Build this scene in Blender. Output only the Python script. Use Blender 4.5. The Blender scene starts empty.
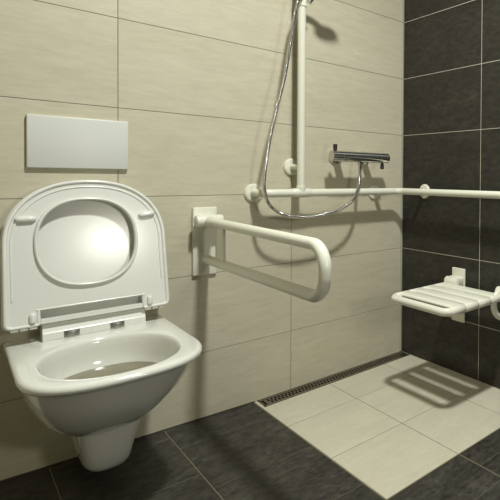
import bpy, bmesh, math, random
from mathutils import Vector, Matrix
random.seed(7)
C = bpy.context.scene.collection
PI = math.pi

# ------------------------------------------------------------------ helpers
def link(name, me, parent=None, mats=()):
    o = bpy.data.objects.new(name, me)
    C.objects.link(o)
    for m in mats:
        me.materials.append(m)
    if parent:
        o.parent = parent
        if parent.type == 'EMPTY':      # every mesh is built in world coordinates
            o.location = -parent.location
    return o

def finish(name, bm, mats, parent=None, angle=35, smooth=True):
    bmesh.ops.recalc_face_normals(bm, faces=bm.faces)
    me = bpy.data.meshes.new(name)
    bm.to_mesh(me); bm.free()
    if not isinstance(mats, (list, tuple)):
        mats = [mats]
    o = link(name, me, parent, mats)
    if smooth:
        for p in me.polygons:
            p.use_smooth = True
        me.set_sharp_from_angle(angle=math.radians(angle))
    return o

def empty(name, loc, label, cat, group=None):
    o = bpy.data.objects.new(name, None)
    C.objects.link(o)
    o.location = Vector(loc)
    o['label'] = label; o['category'] = cat
    if group: o['group'] = group
    return o

def tag(o, label, cat):
    o['label'] = label; o['category'] = cat
    return o

def box(bm, lo, hi, bev=0.0, seg=2, mi=0):
    lo = Vector(lo); hi = Vector(hi)
    t = bmesh.new()
    bmesh.ops.create_cube(t, size=1)
    for v in t.verts:
        v.co = Vector([(lo[i] + hi[i]) / 2 + v.co[i] * (hi[i] - lo[i]) for i in range(3)])
    if bev > 0:
        bmesh.ops.bevel(t, geom=list(t.edges), offset=bev, segments=seg, profile=.5, affect='EDGES')
    for f in t.faces: f.material_index = mi
    merge(bm, t)

def merge(bm, t, M=None):
    if M is not None:
        bmesh.ops.transform(t, matrix=M, verts=t.verts)
    me = bpy.data.meshes.new('tmp'); t.to_mesh(me); t.free()
    bm.from_mesh(me); bpy.data.meshes.remove(me)

def loft(bm, loops, cap0=True, cap1=True, closed=True):
    rings = [[bm.verts.new(p) for p in L] for L in loops]
    n = len(rings[0])
    for a, b in zip(rings, rings[1:]):
        for i in range(n if closed else n - 1):
            j = (i + 1) % n
            bm.faces.new((a[i], a[j], b[j], b[i]))
    if cap0: bm.faces.new(rings[0][::-1])
    if cap1: bm.faces.new(rings[-1])
    return rings

def frames(pts):
    pts = [Vector(p) for p in pts]
    T = []
    for i in range(len(pts)):
        a = pts[max(i - 1, 0)]; b = pts[min(i + 1, len(pts) - 1)]
        T.append((b - a).normalized())
    ref = Vector((0, 0, 1)) if abs(T[0].z) < .9 else Vector((1, 0, 0))
    N = [(ref - T[0] * ref.dot(T[0])).normalized()]
    for i in range(1, len(pts)):
        n = N[-1] - T[i] * N[-1].dot(T[i])
        N.append(n.normalized())
    return pts, T, N

def tube(bm, pts, r, n=20, caps=True, rad=None):
    P, T, N = frames(pts)
    loops = []
    for i, p in enumerate(P):
        b = T[i].cross(N[i]); rr = rad[i] if rad else r
        loops.append([p + (N[i] * math.cos(2 * PI * k / n) + b * math.sin(2 * PI * k / n)) * rr for k in range(n)])
    loft(bm, loops, caps, caps)

def fillet(pts, r, seg=10):
    """polyline with every inner corner rounded to radius r"""
    pts = [Vector(p) for p in pts]; out = [pts[0]]
    for i in range(1, len(pts) - 1):
        a, b, c = pts[i - 1], pts[i], pts[i + 1]
        u = (a - b).normalized(); v = (c - b).normalized()
        ang = u.angle(v); d = r / math.tan(ang / 2)
        s = b + u * d; e = b + v * d
        cen = b + (u + v).normalized() * (r / math.sin(ang / 2))
        s0 = s - cen; e0 = e - cen
        tot = s0.angle(e0)
        for k in range(seg + 1):
            t = k / seg
            q = (s0 * math.sin((1 - t) * tot) + e0 * math.sin(t * tot)) / math.sin(tot)
            out.append(cen + q)
    out.append(pts[-1])
    return out

def lathe(bm, prof, origin, axis, n=36):
    """prof: list of (distance along the axis, radius)"""
    origin = Vector(origin); ax = Vector(axis).normalized()
    ref = Vector((0, 0, 1)) if abs(ax.z) < .9 else Vector((1, 0, 0))
    u = (ref - ax * ref.dot(ax)).normalized(); v = ax.cross(u)
    loops = [[origin + ax * d + (u * math.cos(2 * PI * k / n) + v * math.sin(2 * PI * k / n)) * r for k in range(n)] for d, r in prof]
    loft(bm, loops)

def catmull(pts, m=8):
    P = [Vector(p) for p in pts]; P = [P[0] * 2 - P[1]] + P + [P[-1] * 2 - P[-2]]
    out = []
    for i in range(1, len(P) - 2):
        for k in range(m):
            t = k / m
            a, b, c, d = P[i - 1:i + 3]
            out.append(.5 * ((2 * b) + (c - a) * t + (2 * a - 5 * b + 4 * c - d) * t * t + (3 * b - a - 3 * c + d) * t ** 3))
    out.append(P[-2])
    return out

def resample(loop, n):
    """closed loop resampled to n points by arc length, keeping the start"""
    L = [Vector(p) for p in loop] + [Vector(loop[0])]
    d = [0]
    for a, b in zip(L, L[1:]): d.append(d[-1] + (b - a).length)
    out = []; j = 0
    for i in range(n):
        s = d[-1] * i / n
        while d[j + 1] < s: j += 1
        t = (s - d[j]) / max(d[j + 1] - d[j], 1e-9)
        out.append(L[j].lerp(L[j + 1], t))
    return out

# ------------------------------------------------------------------ materials
def srgb(r, g, b):
    f = lambda c: (c / 255 / 12.92) if c / 255 <= .04045 else ((c / 255 + .055) / 1.055) ** 2.4
    return (f(r), f(g), f(b), 1)

def mat(name, col, rough=.4, metal=0, coat=0, spec=.5):
    m = bpy.data.materials.new(name); m.use_nodes = True
    b = m.node_tree.nodes['Principled BSDF']
    b.inputs['Base Color'].default_value = col
    b.inputs['Roughness'].default_value = rough
    b.inputs['Metallic'].default_value = metal
    b.inputs['Coat Weight'].default_value = coat
    b.inputs['Coat Roughness'].default_value = .08
    b.inputs['Specular IOR Level'].default_value = spec
    return m

def speckle(m, amount=.03, scale=40, bump=0.0):
    """a little procedural unevenness in colour and gloss"""
    nt = m.node_tree; b = nt.nodes['Principled BSDF']
    tc = nt.nodes.new('ShaderNodeTexCoord'); n = nt.nodes.new('ShaderNodeTexNoise')
    n.inputs['Scale'].default_value = scale; n.inputs['Detail'].default_value = 4
    nt.links.new(tc.outputs['Object'], n.inputs['Vector'])
    mr = nt.nodes.new('ShaderNodeMapRange')
    r = b.inputs['Roughness'].default_value
    mr.inputs['To Min'].default_value = max(r - amount, 0); mr.inputs['To Max'].default_value = r + amount
    nt.links.new(n.outputs['Fac'], mr.inputs['Value']); nt.links.new(mr.outputs['Result'], b.inputs['Roughness'])
    if bump:
        bp = nt.nodes.new('ShaderNodeBump'); bp.inputs['Strength'].default_value = bump; bp.inputs['Distance'].default_value = .001
        nt.links.new(n.outputs['Fac'], bp.inputs['Height']); nt.links.new(bp.outputs['Normal'], b.inputs['Normal'])
    return m

def stone(name, base, light, dark, stretch, rough=.5, contrast=.5, fs=5.0, dist=.15, var=.05, bump=.15):
    """stone-look tile: streaky veins stretched by `stretch`, offset per tile"""
    m = bpy.data.materials.new(name); m.use_nodes = True
    nt = m.node_tree; N = nt.nodes; Lk = nt.links
    b = N['Principled BSDF']
    tc = N.new('ShaderNodeTexCoord'); geo = N.new('ShaderNodeNewGeometry')
    mp = N.new('ShaderNodeMapping'); mp.inputs['Scale'].default_value = stretch
    Lk.new(tc.outputs['Object'], mp.inputs['Vector'])
    rnd = N.new('ShaderNodeMath'); rnd.operation = 'MULTIPLY'; rnd.inputs[1].default_value = 31.0
    Lk.new(geo.outputs['Random Per Island'], rnd.inputs[0])
    add = N.new('ShaderNodeVectorMath'); add.operation = 'ADD'
    Lk.new(mp.outputs['Vector'], add.inputs[0]); Lk.new(rnd.outputs[0], add.inputs[1])
    n1 = N.new('ShaderNodeTexNoise'); n1.inputs['Scale'].default_value = 1.0; n1.inputs['Detail'].default_value = 9
    n1.inputs['Roughness'].default_value = .62; n1.inputs['Distortion'].default_value = dist
    Lk.new(add.outputs[0], n1.inputs['Vector'])
    cr = N.new('ShaderNodeValToRGB')
    e = cr.color_ramp.elements
    e[0].position = .5 - .22; e[0].color = dark
    e[1].position = .5 + .22; e[1].color = light
    mid = e.new(.5); mid.color = base
    Lk.new(n1.outputs['Fac'], cr.inputs['Fac'])
    # fine dark flecks along the veins
    n2 = N.new('ShaderNodeTexNoise'); n2.inputs['Scale'].default_value = fs; n2.inputs['Detail'].default_value = 12; n2.inputs['Roughness'].default_value = .75
    Lk.new(add.outputs[0], n2.inputs['Vector'])
    mr = N.new('ShaderNodeMapRange'); mr.inputs['From Min'].default_value = .3; mr.inputs['From Max'].default_value = .7
    mr.inputs['To Min'].default_value = 1 - contrast; mr.inputs['To Max'].default_value = 1 + contrast * .6
    Lk.new(n2.outputs['Fac'], mr.inputs['Value'])
    vr = N.new('ShaderNodeMapRange'); vr.inputs['To Min'].default_value = 1 - var; vr.inputs['To Max'].default_value = 1 + var
    Lk.new(geo.outputs['Random Per Island'], vr.inputs['Value'])
    mu = N.new('ShaderNodeMath'); mu.operation = 'MULTIPLY'
    Lk.new(mr.outputs['Result'], mu.inputs[0]); Lk.new(vr.outputs['Result'], mu.inputs[1])
    mx = N.new('ShaderNodeVectorMath'); mx.operation = 'SCALE'
    Lk.new(cr.outputs['Color'], mx.inputs[0]); Lk.new(mu.outputs[0], mx.inputs['Scale'])
    Lk.new(mx.outputs[0], b.inputs['Base Color'])
    b.inputs['Roughness'].default_value = rough
    b.inputs['Specular IOR Level'].default_value = .4
    bp = N.new('ShaderNodeBump'); bp.inputs['Strength'].default_value = bump; bp.inputs['Distance'].default_value = .0015
    Lk.new(n2.outputs['Fac'], bp.inputs['Height']); Lk.new(bp.outputs['Normal'], b.inputs['Normal'])
    return m

M = {}
M['beige'] = stone('beige_stone_tile', srgb(199, 193, 169), srgb(203, 198, 175), srgb(195, 188, 164), (1.8, 1.8, 9), .48, .12, fs=7, var=.012)
M['beige_floor'] = stone('beige_stone_floor_tile', srgb(198, 194, 173), srgb(203, 199, 178), srgb(193, 188, 167), (3, 8, 2), .42, .09, fs=7, var=.015)
M['dark'] = stone('anthracite_stone_tile', srgb(52, 50, 43), srgb(61, 59, 51), srgb(44, 42, 36), (5, 3.5, 9), .5, .75, fs=6, var=.04, bump=.4)
M['dark_floor'] = stone('anthracite_stone_floor_tile', srgb(60, 58, 51), srgb(74, 72, 64), srgb(49, 47, 41), (6, 10, 6), .48, .95, fs=5, var=.05, bump=.4)
M['grout_grey'] = speckle(mat('grey_grout', srgb(122, 122, 112), .9))
M['grout_light'] = speckle(mat('light_grout', srgb(215, 212, 195), .9))
M['grout_floor'] = speckle(mat('floor_grout', srgb(72, 68, 54), .9))
M['grout_dim'] = speckle(mat('dim_floor_grout', srgb(122, 116, 92), .9))
M['ceramic'] = speckle(mat('white_ceramic', srgb(221, 222, 212), .12, coat=.5), .02, 8)
M['plastic'] = speckle(mat('white_toilet_seat_plastic', srgb(226, 227, 219), .18), .03, 10)
M['plate'] = speckle(mat('white_satin_plastic', srgb(214, 216, 208), .4), .03, 60)
M['nylon'] = speckle(mat('white_nylon_tube', srgb(224, 224, 207), .3), .03, 30)
M['chrome'] = speckle(mat('polished_chrome', (.62, .62, .60, 1), .09, 1), .02, 25)
M['satin_chrome'] = speckle(mat('satin_chrome', (.7, .7, .67, 1), .3, 1), .04, 60)
M['steel'] = speckle(mat('brushed_steel', (.36, .34, .28, 1), .38, 1), .08, 90)
M['black'] = speckle(mat('black_plastic', srgb(28, 27, 24), .35), .05, 50)
M['drain_dark'] = speckle(mat('dark_drain_channel', srgb(24, 22, 17), .8), .05, 50)
M['silicone'] = speckle(mat('grey_silicone', srgb(135, 140, 135), .5), .05, 50)
M['hinge_metal'] = speckle(mat('dull_hinge_metal', (.3, .3, .27, 1), .35, 1), .05, 50)
M['edge_metal'] = speckle(mat('tile_edge_strip', srgb(150, 142, 112), .5, .3), .05, 50)
M['paint'] = speckle(mat('off_white_plaster', srgb(205, 202, 188), .85), .03, 30, .1)
M['water'] = speckle(mat('bowl_water', srgb(208, 202, 180), .06), .03, 60, .6); M['water'].node_tree.nodes['Principled BSDF'].inputs['Transmission Weight'].default_value = .9

# ------------------------------------------------------------------ the room
ZC, XL, YF = 2.72, -2.35, -2.75
G = .0021    # grout gap

def cells(lo, hi, origin, step):
    """tile edges between lo and hi on the grid origin + k*step"""
    k = math.ceil((lo - origin) / step + 1e-6); e = [lo]
    while origin + k * step < hi - 1e-4:
        e.append(origin + k * step); k += 1
    e.append(hi)
    return list(zip(e, e[1:]))

def tile(bm, lo, hi, ax, fine=None):
    """a tile, inset by half a joint in its own plane, thin along axis ax"""
    lo = list(lo); hi = list(hi)
    for i in range(3):
        if i != ax:
            g = G if i != fine else G * .5
            lo[i] += g / 2; hi[i] -= g / 2
    box(bm, lo, hi, .0006, 1)

def structure(name, bm, mats, smooth=False):
    o = finish(name, bm, mats, smooth=smooth); o['kind'] = 'structure'; return o

ZJ = .2572
# wall behind the toilet: beige stone tiles 60 x 30
bm = bmesh.new()
box(bm, (XL - .1, .0012, -.05), (.1, .12, ZC + .05), mi=1)
for x0, x1 in cells(XL, 0, -.6107, .6012):
    for z0, z1 in cells(0, ZC, ZJ, .3):
        tile(bm, (x0, 0, z0), (x1, .006, z1), 1)
structure('wall_back', bm, [M['beige'], M['grout_grey']])
# dark wall at the shower seat
bm = bmesh.new()
box(bm, (.0006, YF - .1, -.05), (.12, 0, ZC + .05), mi=1)
for y0, y1 in cells(YF, 0, -.555, .6):
    for z0, z1 in cells(0, ZC, ZJ, .3):
        tile(bm, (0, y0, z0), (.006, y1, z1), 0)
structure('wall_right', bm, [M['dark'], M['grout_light']])
# the two walls the photograph does not show
bm = bmesh.new()
box(bm, (XL - .12, YF - .1, -.05), (XL - .0012, 0, ZC + .05), mi=1)
for y0, y1 in cells(YF, 0, -.555, .6):
    for z0, z1 in cells(0, ZC, ZJ, .3):
        tile(bm, (XL - .006, y0, z0), (XL, y1, z1), 0)
structure('wall_left', bm, [M['beige'], M['grout_grey']])
bm = bmesh.new()
box(bm, (XL, YF - .12, -.05), (0, YF - .0012, ZC + .05), mi=1)
for x0, x1 in cells(XL, 0, -.6107, .6012):
    for z0, z1 in cells(0, ZC, ZJ, .3):
        tile(bm, (x0, YF - .006, z0), (x1, YF, z1), 1)
structure('wall_front', bm, [M['dark'], M['grout_light']])
bm = bmesh.new(); box(bm, (XL - .1, YF - .1, ZC), (.1, .1, ZC + .1))
structure('ceiling', bm, M['paint'])

# floor: dark tiles, with a light field under the shower
SX, SY = -.7655, -.885
bm = bmesh.new()
box(bm, (SX, YF - .1, -.08), (.1, .1, -.0065), mi=2); box(bm, (XL - .1, YF - .1, -.08), (SX, .1, -.0065), mi=2)                       # screed
def grout(x0, x1, y0, y1, mi): box(bm, (x0, y0, -.0066), (x1, y1, -.0006), mi=mi)
grout(XL, SX, YF, 0, 3); grout(SX, 0, YF, SY, 3); grout(SX, 0, SY, -.075, 2)
def field(x0, x1, y0, y1, xo, yo, mi, sx=.3, sy=.3):
    for a, b in cells(x0, x1, xo, sx):
        for c, d in cells(y0, y1, yo, sy):
            n0 = len(bm.faces); tile(bm, (a, c, -.006), (b, d, 0), 2, 1 if mi == 1 else None)
            bm.faces.ensure_lookup_table()
            for f in bm.faces[n0:]: f.material_index = mi
tile(bm, (SX, -.075, -.006), (SX + .0125, 0, 0), 2)
field(SX, 0, SY, -.075, -.468, -.2865, 0)                                       # light shower field
for k, xo in enumerate((-1.081, -1.384, -1.687, -1.99, -2.293)):                # dark columns left of it, staggered
    x1 = (-1.081, -1.384, -1.687, -1.99, -2.293)[k]; x0 = max(x1 - .303, XL)
    field(x0, x1, YF, 0, xo, (-.076, -.15, -.076, -.15, -.076)[k], 1, .303)
field(-1.081, SX - .003, YF, 0, -1.081, -.1745, 1, .4, .3012)
field(SX - .003, -.4655, YF, SY - .003, -.468, -.7767, 1, .4, .3012)
field(-.4655, 0, YF, SY - .003, -.4655, -.983, 1, .6)
for v in bm.verts:                       # the dark floor falls gently towards the shower
    if v.co.x < SX - .0005: v.co.z += .033 * (SX - v.co.x)
structure('floor', bm, [M['beige_floor'], M['dark_floor'], M['grout_floor'], M['grout_dim']])
# metal strip between the light and the dark tiles
bm = bmesh.new()
box(bm, (SX - .0026, SY - .0026, -.003), (SX - .0006, 0, .0005))
box(bm, (SX - .0026, SY - .0026, -.003), (0, SY - .0006, .0005))
structure('trim_1', bm, M['edge_metal'])
# silicone bead in the corner of the room, and a dark line at the foot of the beige wall
bm = bmesh.new(); box(bm, (-.0035, -.0035, 0), (.001, .001, ZC)); structure('trim_2', bm, M['silicone'])
bm = bmesh.new(); box(bm, (XL, -.003, -.001), (SX, .0005, .004))
for v in bm.verts: v.co.z += .033 * (SX - v.co.x)
structure('trim_3', bm, M['grout_floor'])

# ------------------------------------------------------------------ linear drain
dr = empty('shower_drain', (-.385, -.037, 0), 'long slotted steel shower drain at the foot of the beige wall', 'drain')
dx0, dx1, dy0, dy1 = SX + .014, -.004, -.0725, -.003
bm = bmesh.new()
box(bm, (dx0, dy0, -.0065), (dx1, dy1, -.0055)); finish('channel', bm, M['drain_dark'], dr, smooth=False)
bm = bmesh.new()
fw = .011
box(bm, (dx0, dy0, -.005), (dx1, dy0 + fw, .0004)); box(bm, (dx0, dy1 - fw * .8, -.005), (dx1, dy1, .0004))
box(bm, (dx0, dy0, -.005), (dx0 + .004, dy1, .0004)); box(bm, (dx1 - .006, dy0, -.005), (dx1, dy1, .0004))
finish('frame', bm, M['steel'], dr, smooth=False)
bm = bmesh.new()
gx0, gx1, gy0, gy1 = dx0 + .016, dx1 - .01, dy0 + fw + .002, dy1 - fw
def bar(x0, x1, y0, y1): box(bm, (x0, y0, -.0035), (x1, y1, -.0003))
rows = 2; rh = (gy1 - gy0) / rows
for k in range(rows + 1):
    bar(gx0, gx1, gy0 + k * rh - .0011, gy0 + k * rh + .0011)
bar(gx0, gx0 + .012, gy0, gy1); bar(gx1 - .006, gx1, gy0, gy1)
for k in range(rows):
    x = gx0 + .012 + (k % 2) * .0075
    while x < gx1 - .01:
        bar(x, x + .0058, gy0 + k * rh, gy0 + (k + 1) * rh); x += .0150
finish('grate', bm, M['steel'], dr, smooth=False)

# ------------------------------------------------------------------ toilet
TX = -1.288
RZ = .437
toilet = empty('toilet', (TX, -.3, 0.1), 'white wall-hung toilet with its seat and lid raised, under the white flush plate', 'toilet')
NB = 112

def dshape(w, yf, ys, z, e=2.5, yb=0.0, wb=None, cx=TX, n=60):
    """D-shaped plan outline: back edge on yb, straight flanks to ys, rounded nose to yf"""
    wb = w if wb is None else wb
    pts = [(cx, yb, z), (cx + wb * .5, yb, z), (cx + wb, yb, z)]
    for k in range(1, 6):
        t = k / 6; pts.append((cx + wb + (w - wb) * t, yb + (ys - yb) * t, z))
    for k in range(n + 1):
        a = PI * k / n
        c, s = math.cos(a), math.sin(a)
        pts.append((cx + w * math.copysign(abs(c) ** (2 / e), c), ys - (ys - yf) * abs(s) ** (2 / e), z))
    for k in range(5, 0, -1):
        t = k / 6; pts.append((cx - wb - (w - wb) * t, yb + (ys - yb) * t, z))
    pts += [(cx - wb, yb, z), (cx - wb * .5, yb, z)]
    return resample(pts, NB)

def egg(w, y0, y1, z, cx=TX, e=2.25):
    cy = (y0 + y1) / 2; h = (y0 - y1) / 2; pts = []
    for k in range(240):
        a = PI / 2 - 2 * PI * k / 240
        c, s = math.cos(a), math.sin(a)
        pts.append((cx + w * math.copysign(abs(c) ** (2 / e), c), cy + h * math.copysign(abs(s) ** (2 / e), s), z))
    return resample(pts, NB)

outer = [  # z, w, yf, ys, wb, exponent
    (.190, .070, -.262, -.15, .058, 2.3),
    (.203, .090, -.305, -.17, .067, 2.3),
    (.220, .108, -.342, -.19, .078, 2.3),
    (.245, .127, -.385, -.21, .093, 2.3),
    (.270, .141, -.418, -.23, .108, 2.3),
    (.300, .155, -.450, -.25, .127, 2.3),
    (.330, .167, -.480, -.27, .146, 2.35),
    (.360, .175, -.500, -.30, .160, 2.4),
    (.385, .182, -.519, -.32, .175, 2.45),
    (.404, .1865, -.532, -.34, .184, 2.5),
    (.412, .1885, -.538, -.35, .187, 2.55),
    (.4155, .192, -.546, -.355, .191, 2.6),
    (.419, .1945, -.552, -.36, .194, 2.6),
    (.425, .1955, -.555, -.36, .195, 2.6),
    (.4315, .1945, -.553, -.36, .194, 2.6),
    (.4355, .1915, -.548, -.36, .192, 2.6),
    (.437, .187, -.541, -.36, .189, 2.6)]
loops = [dshape(w, yf, ys, z, e, 0, wb) for z, w, yf, ys, wb, e in outer]
loops += [egg(w, y0, y1, z, TX - .002) for w, y0, y1, z in (
    (.1555, -.150, -.526, .437), (.152, -.154, -.522, .4357), (.149, -.158, -.518, .431), (.147, -.161, -.514, .423), (.143, -.162, -.507, .405), (.140, -.165, -.498, .378), (.134, -.171, -.485, .352), (.124, -.184, -.468, .334), (.112, -.200, -.446, .315), (.092, -.220, -.405, .280), (.05, -.240, -.34, .240))]
bm = bmesh.new(); loft(bm, loops)
finish('bowl', bm, M['ceramic'], toilet, 50)
# trap cover below the bowl
ped = [(.062, .036, -.225, -.12, .024, 2.6), (.065, .046, -.243, -.13, .030, 2.8), (.073, .054, -.257, -.14, .038, 3.0), (.088, .0585, -.268, -.15, .050, 3.2),
       (.12, .062, -.276, -.16, .066, 3.4), (.15, .067, -.282, -.17, .082, 3.6), (.19, .074, -.289, -.18, .102, 3.8), (.23, .081, -.295, -.18, .122, 3.8), (.27, .086, -.299, -.19, .138, 3.8)]
bm = bmesh.new(); loft(bm, [dshape(w, yf, ys, z, e, 0, wb, TX + .010) for z, w, yf, ys, wb, e in ped])
finish('trap_cover', bm, M['ceramic'], toilet, 50)
bm = bmesh.new(); loft(bm, [egg(.1335, -.172, -.4845, .350), egg(.1335, -.172, -.4845, .3505)]); finish('water', bm, M['water'], toilet)

# seat and lid stand raised; local frame: a across, t up the lid, d towards the room
LC = -1.288
def LF(a, t, d=0.0):
    tilt = math.atan2(.055, .43)
    up = Vector((0, math.sin(tilt), math.cos(tilt))); nn = Vector((0, -math.cos(tilt), math.sin(tilt)))
    return Vector((LC + a - .014 * t, -.102, .485)) + up * t + nn * d

def arch(w, t0, ts, t1, e=2.3, n=56, notch=None, wt=None):
    """outline of lid or seat in (a, t); flanks straight to ts, then an arch to t1; optional notch (half width, height)"""
    wt = w if wt is None else wt
    pts = []
    if notch:
        pts += [(notch[0], t0 + notch[1]), (notch[0], t0)]
    r = .012
    pts += [(w - r, t0)]
    for k in range(1, 5):
        a = PI / 2 * k / 4; pts.append((w - r + r * math.sin(a), t0 + r - r * math.cos(a)))
    for k in range(1, 10):
        u = k / 10; pts.append((w + (wt - w) * u, t0 + r + (ts - t0 - r) * u))
    for k in range(n + 1):
        a = PI * k / n; c, s = math.cos(a), math.sin(a)
        pts.append((wt * math.copysign(abs(c) ** (2 / e), c), ts + (t1 - ts) * abs(s) ** (2 / e)))
    for k in range(9, 0, -1):
        u = k / 10; pts.append((-(w + (wt - w) * u), t0 + r + (ts - t0 - r) * u))
    for k in range(4, 0, -1):
        a = PI / 2 * k / 4; pts.append((-(w - r + r * math.sin(a)), t0 + r - r * math.cos(a)))
    pts += [(-(w - r), t0)]
    if notch:
        pts += [(-notch[0], t0), (-notch[0], t0 + notch[1])]
    return pts

def slab(bm, outer, holes, d0, d1, taper=0.0):
    """solid plate between depths d0 (back) and d1 (front)"""
    tmp = bmesh.new(); rings = []
    for L in [outer] + holes:
        vs = [tmp.verts.new(LF(a, t, d1)) for a, t in L]
        es = [tmp.edges.new((vs[i], vs[(i + 1) % len(vs)])) for i in range(len(vs))]
        rings.append(vs)
    bmesh.ops.triangle_fill(tmp, edges=list(tmp.edges), use_beauty=True)
    front = list(tmp.faces)
    mp = {}
    for vs, L in zip(rings, [outer] + holes):
        for v, (a, t) in zip(vs, L): mp[v] = tmp.verts.new(LF(a, t, d0))
    for f in front: tmp.faces.new([mp[v] for v in f.verts][::-1])
    for vs in rings:
        for i in range(len(vs)):
            a, b = vs[i], vs[(i + 1) % len(vs)]
            tmp.faces.new((a, b, mp[b], mp[a]))
    merge(bm, tmp)

def rimtube(bm, L, r, d, closed=True, flat=1.0):
    """a raised, rounded bead following outline L"""
    P = [LF(a, t, d) for a, t in L]; n = len(P); m = 10; rings = []
    nn = (LF(0, 0, 1) - LF(0, 0, 0)).normalized()
    for i in range(n):
        T = (P[(i + 1) % n] - P[i - 1]).normalized(); s = T.cross(nn)
        rings.append([bm.verts.new(P[i] + (s * math.cos(2 * PI * k / m) + nn * math.sin(2 * PI * k / m) * flat) * r) for k in range(m)])
    for i in range(n):
        a, b = rings[i], rings[(i + 1) % n]
        for k in range(m):
            bm.faces.new((a[k], a[(k + 1) % m], b[(k + 1) % m], b[k]))

def ov(cx, cy, w, h, e, n=72):
    out = []
    for k in range(n):
        a = 2 * PI * k / n; c, s = math.cos(a), math.sin(a)
        out.append((cx + w * math.copysign(abs(c) ** (2 / e), c), cy + h * math.copysign(abs(s) ** (2 / e), s)))
    return out

def re2(L, n):
    return [(p.x, p.y) for p in resample([(a, t, 0) for a, t in L], n)]

# the seat ring: a dished underside between an outer and an inner bead
so = arch(.1975, 0, .235, .432, 2.25, wt=.1945)
SB = (-.0065, .0)
hole = ov(-.0065, .241, .1185, .131, 2.35)
notch_seat = arch(.1945, .007, .235, .4295, 2.25, notch=(.1225, .047), wt=.1915)
bm = bmesh.new()
slab(bm, notch_seat, [hole], -.016, -.006)
seat = finish('seat', bm, M['plastic'], toilet, 40)
# bead round the outside edge (open at the hinge notch), bead round the hole, and one along the notch
def beadpath(pts, r, d, name):
    b = bmesh.new(); tube(b, [LF(a, t, d) for a, t in pts], r, 10)
    return b
b = bmesh.new()
full = arch(.1940, .008, .235, .4285, 2.25, wt=.191)
tube(b, [LF(a, t, -.006) for a, t in full], .0055, 12)
inner = arch(.1800, .055, .232, .412, 2.25, wt=.1785)[6:-5]
merge(b, (lambda q: (tube(q, [LF(a, t, -.0068) for a, t in inner], .0032, 8), q)[1])(bmesh.new()))
tube(b, [LF(-.13, .0505, -.006), LF(.13, .0505, -.006)], .0032, 8)
for s in (-1, 1):
    tube(b, [LF(s * .1265, .0505, -.006), LF(s * .1265, .008, -.006)], .0032, 8)
    tube(b, [LF(s * .1265, .008, -.006), LF(s * .186, .008, -.006)], .0042, 8)
finish('rim_bead', b, M['plastic'], seat, 60)
b = bmesh.new()
rimtube(b, ov(-.0065, .241, .1205, .133, 2.35), .0050, -.006, flat=2.0)
finish('opening_lip', b, M['plastic'], seat, 60)
# four buffers under the seat
def pad(b, c, ax, half, r, d):
    ax = Vector((ax[0], ax[1])).normalized(); pts = []
    for k in range(-4, 5):
        pts.append(LF(c[0] + ax.x * half * k / 4, c[1] + ax.y * half * k / 4, d))
    rad = [r * .55, r * .9, r, r, r, r, r, r * .9, r * .55]
    tube(b, pts, r, 14, rad=rad)
for c, ax, half, r in (((-.146, .317), (1, .02), .022, .0094), ((.146, .317), (1, .18), .022, .0094),
                       ((-.139, .028), (0, 1), .015, .0078), ((.143, .028), (0, 1), .015, .0078)):
    b = bmesh.new(); pad(b, c, ax, half, r, -.003); finish('buffer', b, M['plastic'], seat, 60)
# the lid behind
lo = arch(.1980, .005, .235, .4335, 2.25, wt=.195)
bm = bmesh.new(); slab(bm, lo, [], -.046, -.038)
b2 = bmesh.new(); tube(b2, [LF(a, t, -.0365) for a, t in arch(.1955, .006, .235, .431, 2.25, wt=.1925)], .0055, 12); merge(bm, b2)
finish('lid', bm, M['plastic'], toilet, 40)
# hinge block on the deck, with its two metal hinge pins
bm = bmesh.new()
x0, x1 = -1.4065, -1.1570
prof = [(-.040, RZ), (-.092, RZ), (-.0935, .440), (-.0920, .460), (-.0895, .4625), (-.0815, .4860), (-.072, .490), (-.066, .4905), (-.066, .4865), (-.062, .4865), (-.062, .4905), (-.048, .4905), (-.040, .484)]
loft(bm, [[(x, y, z) for y, z in prof] for x in (x0, x0 + .0015, x1 - .0015, x1)])
hb = finish('hinge_block', bm, M['plastic'], toilet, 30)
for cx in (-1.342, -1.232):
    b = bmesh.new()
    box(b, (cx - .018, -.0945, .4400), (cx + .018, -.085, .4590), .001)
    box(b, (cx - .0135, -.0975, .4430), (cx + .013, -.093, .4560), .002)
    h = finish('hinge_pin', b, M['hinge_metal'], hb, 30)
# arms of the seat and the lid at the hinge line
for s in (-1, 1):
    b = bmesh.new()
    for k in range(3):
        a0 = s * (.130 + k * .0195)
        p0 = LF(a0, .002, -.012); p1 = LF(a0 + s * .016, .002, -.012)
        tube(b, [p0, p1], .006, 12)
    finish('hinge_knuckle', b, M['plastic'], seat, 40)
b = bmesh.new()
slab(b, [(-.122, .008), (.122, .008), (.122, .023), (-.122, .023)], [], -.018, -.006)
finish('rear_bar', b, M['plastic'], seat, 30)

# ------------------------------------------------------------------ flush plate
bm = bmesh.new()
box(bm, (-1.432, -.013, .950), (-1.186, -.0002, 1.112), .0035, 3)
pl = finish('flush_plate', bm, M['plate'], None, 40)
tag(pl, 'blank white rectangular flush plate on the beige wall above the toilet', 'flush plate')

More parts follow.
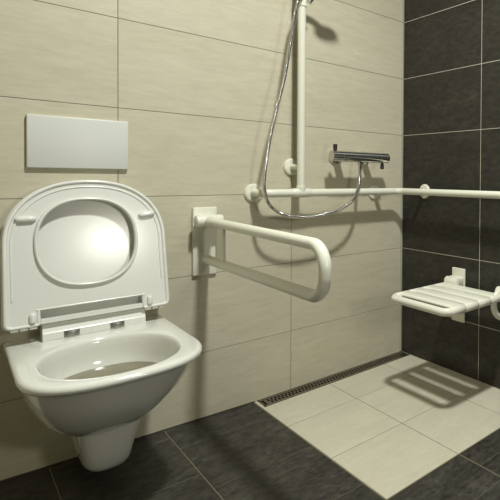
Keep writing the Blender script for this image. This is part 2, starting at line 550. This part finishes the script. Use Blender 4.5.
# ------------------------------------------------------------------ fold-down support rail beside the toilet
HX = -.952
arm = empty('fold_down_support_rail', (HX, 0, .69), 'white fold-down support rail jutting from the beige wall beside the toilet', 'support rail')
def wall_plate(parent, M4, z0, z1, w=.041):
    """moulded wall plate: a flat board with a chamfered outline; local x across, -y out of the wall"""
    b = bmesh.new(); box(b, (-w, -.012, z0), (w, -.0002, z1), .004, 3)
    bmesh.ops.transform(b, matrix=M4, verts=b.verts)
    return finish('wall_plate', b, M['nylon'], parent, 40)
I4 = Matrix.Translation((HX, 0, 0))
wall_plate(arm, I4, .556, .813)
b = bmesh.new()
box(b, (HX - .036, -.045, .748), (HX + .036, -.008, .786), .012, 4)
lathe(b, [(0, .016), (.003, .0205), (.012, .0215), (.080, .0215), (.089, .0205), (.092, .016)], (HX - .046, -.052, .765), (1, 0, 0), 28)
finish('hinge', b, M['nylon'], arm, 40)
b = bmesh.new()
zt, zb, yE = .762, .632, -.868
pts = fillet([(HX, -.045, zt), (HX, yE, zt - .010), (HX, yE + .006, zb - .020), (HX, -.035, zb - .014)], .062, 14)
tube(b, pts, .0165, 24)
lathe(b, [(0, .0165), (-.006, .014), (-.010, .007)], (HX, -.035, zb - .014), (0, -1, 0), 24)
lathe(b, [(0, .022), (.03, .0215), (.05, .019), (.075, .0166)], (HX, -.05, zt), (0, -1, -.01), 24)
finish('tube', b, M['nylon'], arm, 60)
b = bmesh.new(); box(b, (HX - .006, -.195, zb - .006), (HX + .006, -.128, zt - .006), .003, 2)
finish('web', b, M['nylon'], arm, 40)

# ------------------------------------------------------------------ grab rail of the shower
RR, RO, RH = .0162, .085, .864
rail = empty('shower_grab_rail', (-.612, 0, RH), 'long white grab rail running round the shower corner with an upright riser bar', 'grab rail')
b = bmesh.new()
pts = fillet([(-.772, -.004, RH), (-.772, -RO, RH), (-RO, -RO, RH), (-RO, -1.20, RH), (-.004, -1.20, RH)], .042, 10)
tube(b, pts, RR, 24); finish('horizontal_bar', b, M['nylon'], rail, 60)
b = bmesh.new(); tube(b, [(-.612, -RO, RH), (-.612, -RO, 2.02)], RR, 24)
finish('riser_bar', b, M['nylon'], rail, 60)
b = bmesh.new()
lathe(b, [(0, .0175), (.002, .019), (.078, .019), (.080, .0175)], (-.652, -RO, RH), (1, 0, 0), 24)
lathe(b, [(0, .019), (.028, .019), (.030, .017)], (-.612, -RO, RH), (0, 0, 1), 24)
finish('tee_joint', b, M['nylon'], rail, 40)
fl = [(0, .037), (.005, .037), (.010, .034), (.012, .030)]
def flange(o, ax, stem):
    b = bmesh.new(); lathe(b, fl, o, ax, 32)
    f = finish('flange', b, M['nylon'], rail, 30)
    if stem:
        b = bmesh.new(); o = Vector(o); a = Vector(ax)
        tube(b, [o + a * .010, o + a * stem], .0125, 18); finish('stem', b, M['nylon'], f, 60)
flange((-.772, -.0002, RH), (0, -1, 0), 0)
flange((-.186, -.0002, RH - .004), (0, -1, 0), RO)
flange((-.612, -.0002, .974), (0, -1, 0), RO)
flange((-.612, -.0002, 1.95), (0, -1, 0), RO)
flange((-.0002, -.180, RH), (-1, 0, 0), RO)
flange((-.0002, -1.20, RH), (-1, 0, 0), 0)
# sliding holder high on the riser
b = bmesh.new()
lathe(b, [(0, .0165), (.001, .0192), (.075, .0192), (.078, .017)], (-.612, -RO, 1.647), (0, 0, 1), 28)
arm0 = Vector((-.604, -.088, 1.690)); adir = Vector((.60, -.62, -.40)).normalized()
lathe(b, [(0, .010), (.016, .010), (.020, .013), (.036, .0155), (.0365, .0105), (.034, .010)], arm0, adir, 26)
sl = finish('shower_holder', b, M['nylon'], rail, 40)
b = bmesh.new(); lathe(b, [(.0335, .0102), (.0350, .0102)], arm0, adir, 26); finish('socket', b, M['black'], sl, 40)

# ------------------------------------------------------------------ hand shower and hose
hs = empty('hand_shower', (-.60, -.125, 1.74), 'hand shower in the holder at the top of the white riser bar', 'hand shower')
A = Vector((-.598, -.125, 1.735)); B_ = Vector((-.530, -.235, 1.79))
b = bmesh.new(); tube(b, catmull([A, A.lerp(B_, .35) + Vector((0, 0, .012)), A.lerp(B_, .7) + Vector((0, 0, .010)), B_], 6), .012, 18, rad=None)
finish('handle', b, M['nylon'], hs, 60)
b = bmesh.new()
lathe(b, [(-.018, .02), (-.012, .04), (0, .048), (.008, .046)], B_, (.1, -.45, -1), 32)
hd = finish('spray_head', b, M['nylon'], hs, 40)
b = bmesh.new(); lathe(b, [(.0081, .040), (.0095, .039)], B_, (.1, -.45, -1), 32); finish('spray_face', b, M['chrome'], hd, 40)

hose_pts = [(-.3375, -.107, .9655), (-.341, -.111, .940), (-.349, -.116, .897), (-.384, -.12, .829), (-.448, -.125, .791), (-.521, -.127, .772), (-.613, -.127, .7635),
            (-.698, -.126, .776), (-.758, -.124, .8155), (-.779, -.122, .871), (-.779, -.120, .9375), (-.7635, -.12, 1.0555), (-.740, -.12, 1.176), (-.700, -.12, 1.341), (-.676, -.12, 1.487), (-.656, -.12, 1.6135), (-.640, -.123, 1.67), (-.598, -.125, 1.735)]
path = catmull(hose_pts, 26)
# even out the spacing so the spiral armour is regular
d = [0]
for a, c in zip(path, path[1:]): d.append(d[-1] + (c - a).length)
NS = 700; ev = []; j = 0
for i in range(NS):
    s = d[-1] * i / (NS - 1)
    while j < len(d) - 2 and d[j + 1] < s: j += 1
    ev.append(path[j].lerp(path[j + 1], (s - d[j]) / max(d[j + 1] - d[j], 1e-9)))
b = bmesh.new(); tube(b, ev, .0055, 12, rad=[.0069 if i % 3 else .0056 for i in range(NS)])
ho = finish('shower_hose', b, M['chrome'], None, 60)
tag(ho, 'ribbed metal shower hose looping from the chrome mixer up to the hand shower', 'shower hose')

# ------------------------------------------------------------------ thermostatic mixer
mx = empty('shower_mixer', (-.315, 0, 1.026), 'chrome bar shower mixer on the beige wall above the grab rail', 'shower mixer')
MZ, MY = 1.027, -.100
b = bmesh.new()
lathe(b, [(0, .0225), (.0015, .0245), (.048, .0245), (.0485, .0238), (.050, .0238), (.0505, .0245), (.252, .0245), (.2525, .0238), (.254, .0238), (.2545, .0245), (.300, .0245), (.302, .023)], (-.480, MY, MZ), (1, 0, 0), 40)
finish('body', b, M['chrome'], mx, 30)
b = bmesh.new(); lathe(b, [(0, .0225), (.001, .0225), (.0012, .0)], (-.4802, MY, MZ), (-1, 0, 0), 40) ; finish('end_cap', b, M['satin_chrome'], mx, 30)
for x in (-.403, -.252):
    b = bmesh.new(); lathe(b, [(0, .034), (.004, .034), (.012, .030), (.016, .018), (MY * -1 - .015, .018)], (x, -.0002, MZ), (0, -1, 0), 32)
    finish('wall_rosette', b, M['chrome'], mx, 30)
for x, z, s in ((-.462, MZ + .022, 1), (-.208, MZ - .024, -1)):
    b = bmesh.new(); lathe(b, [(0, .007), (.006, .007), (.0065, .0085), (.028, .009), (.030, .0075)], (x, MY, z), (0, 0, s), 20)
    finish('control_lever', b, M['black'], mx, 30)
b = bmesh.new(); lathe(b, [(0, .010), (.016, .010), (.017, .0085), (.040, .0085), (.042, .006)], (-.335, MY - .002, MZ - .020), (-.06, -.12, -1), 24)
finish('hose_connector', b, M['chrome'], mx, 30)

# ------------------------------------------------------------------ folding shower seat on the dark wall
SZ = .4435
seatT = empty('folding_shower_seat', (-.02, -.5, SZ), 'white slatted folding shower seat mounted low on the dark tiled wall', 'shower seat')
sy0, sy1, sx0, sx1 = -.745, -.386, -.393, -.060      # near side, far side, front, back
tr = .0155
zc = SZ - tr
b = bmesh.new()
pts = fillet([(sx1 + .03, sy1 - tr, zc), (sx0 + tr, sy1 - tr, zc), (sx0 + tr, sy0 + tr, zc), (sx1 + .03, sy0 + tr, zc)], .030, 10)
tube(b, pts, tr, 20); finish('frame', b, M['nylon'], seatT, 60)
pitch = .0745; x = -.3585
for k in range(4):
    a0 = x + k * pitch + .0006; a1 = x + (k + 1) * pitch - .0006
    b = bmesh.new()
    for yy in (sy0 + tr, sy1 - tr):          # sleeves on the two side tubes
        lathe(b, [(0, tr + .0002), (.0012, tr + .0016), (a1 - a0 - .0012, tr + .0016), (a1 - a0, tr + .0002)], (a0, yy, zc), (1, 0, 0), 24)
    p0 = a0 + .0235; p1 = p0 + .0610          # the plank between them
    cx_, hw = (p0 + p1) / 2, (p1 - p0) / 2
    Y0, Y1 = sy0 + .014, sy1 - .014
    loops = []
    m = 28
    prof = []
    for q in range(m):
        t = 2 * PI * q / m; c_, s_ = math.cos(t), math.sin(t)
        prof.append((math.copysign(abs(c_) ** .75, c_), math.copysign(abs(s_) ** .95, s_)))
    for yy, sw, sh in ((Y0, 1.12, .9), (Y0 + .012, 1.10, 1), (Y0 + .03, 1, 1), (Y1 - .03, 1, 1), (Y1 - .012, 1.10, 1), (Y1, 1.12, .9)):
        loops.append([(cx_ + u * hw * sw, yy, SZ - .0095 + v_ * .0095 * sh) for u, v_ in prof])
    loft(b, loops)
    finish('slat', b, M['nylon'], seatT, 50)
RY = Matrix.Rotation(-PI / 2, 4, 'Z')      # wall-plate frame turned to face -x
def dark_plate(yc):
    b = bmesh.new(); box(b, (-.012, yc - .041, .252), (-.0002, yc + .041, .506), .004, 3)
    finish('wall_plate', b, M['nylon'], seatT, 40)
    b = bmesh.new()
    box(b, (-.042, yc - .040, .425), (-.008, yc + .040, .470), .012, 4)
    lathe(b, [(0, .016), (.003, .0215), (.012, .0225), (.068, .0225), (.077, .0215), (.080, .016)], (-.046, yc - .04, .448), (0, 1, 0), 28)
    finish('hinge', b, M['nylon'], seatT, 40)
dark_plate(-.430)
# hinge and curved brace under the near side
dark_plate(-.742)
b = bmesh.new()
tube(b, catmull([(-.050, -.720, .455), (-.082, -.720, .435), (-.092, -.720, .400), (-.080, -.720, .365), (-.050, -.720, .340), (-.010, -.720, .330)], 6), .0135, 18)
finish('brace', b, M['nylon'], seatT, 60)

# ------------------------------------------------------------------ lights
def emis(name, col, s):
    m = bpy.data.materials.new(name); m.use_nodes = True
    nt = m.node_tree; nt.nodes.clear()
    o = nt.nodes.new('ShaderNodeOutputMaterial'); e = nt.nodes.new('ShaderNodeEmission')
    e.inputs['Color'].default_value = col; e.inputs['Strength'].default_value = s
    nt.links.new(e.outputs[0], o.inputs[0]); return m
LX, LY = -.88, -1.29
l = bpy.data.lights.new('ceiling_spot', 'AREA'); l.shape = 'DISK'; l.size = .16; l.energy = 46; l.spread = math.radians(160); l.color = (.985, 1, .96)
o = bpy.data.objects.new('ceiling_spot', l); o.location = (LX, LY, 2.695); C.objects.link(o)
l = bpy.data.lights.new('rear_fill_light', 'AREA'); l.shape = 'RECTANGLE'; l.size = .25; l.size_y = .2; l.energy = 7.5; l.color = (1, .97, .86)  # added unseen lamp behind the camera, for the lid highlight and frontal fill
o = bpy.data.objects.new('rear_fill_light', l); o.location = (-.76, -2.6, 1.09); o.rotation_euler = (math.radians(90), 0, 0); C.objects.link(o)
w = bpy.data.worlds.new('world'); w.use_nodes = True; w.node_tree.nodes['Background'].inputs[0].default_value = (0.02, .02, .018, 1)
bpy.context.scene.world = w

# ------------------------------------------------------------------ camera
cx, cy, cz, yaw, pit, roll, f, pu, pv = -1.5954, -1.9724, .9329, .8665, -.0151, .0109, 465.83, 490.46, 185.65
ca, sa, cb, sb, cc, sc = math.cos(yaw), math.sin(yaw), math.cos(pit), math.sin(pit), math.cos(roll), math.sin(roll)
fw_ = Vector((sa * cb, ca * cb, sb)); rt = Vector((ca, -sa, 0)); up = rt.cross(fw_)
r2 = rt * cc + up * sc; u2 = -rt * sc + up * cc
cam = bpy.data.cameras.new('camera'); cam.sensor_width = 36; cam.lens = f * 36 / 500
cam.shift_x = (250 - pu) / 500; cam.shift_y = (pv - 250) / 500; cam.clip_start = .05
co = bpy.data.objects.new('camera', cam)
Mx = Matrix((r2, u2, -fw_)).transposed().to_4x4(); Mx.translation = (cx, cy, cz)
co.matrix_world = Mx; C.objects.link(co); bpy.context.scene.camera = co
s = bpy.context.scene
s.view_settings.view_transform = 'Standard'; s.view_settings.look = 'None'; s.view_settings.gamma = 1; s.view_settings.exposure = .09
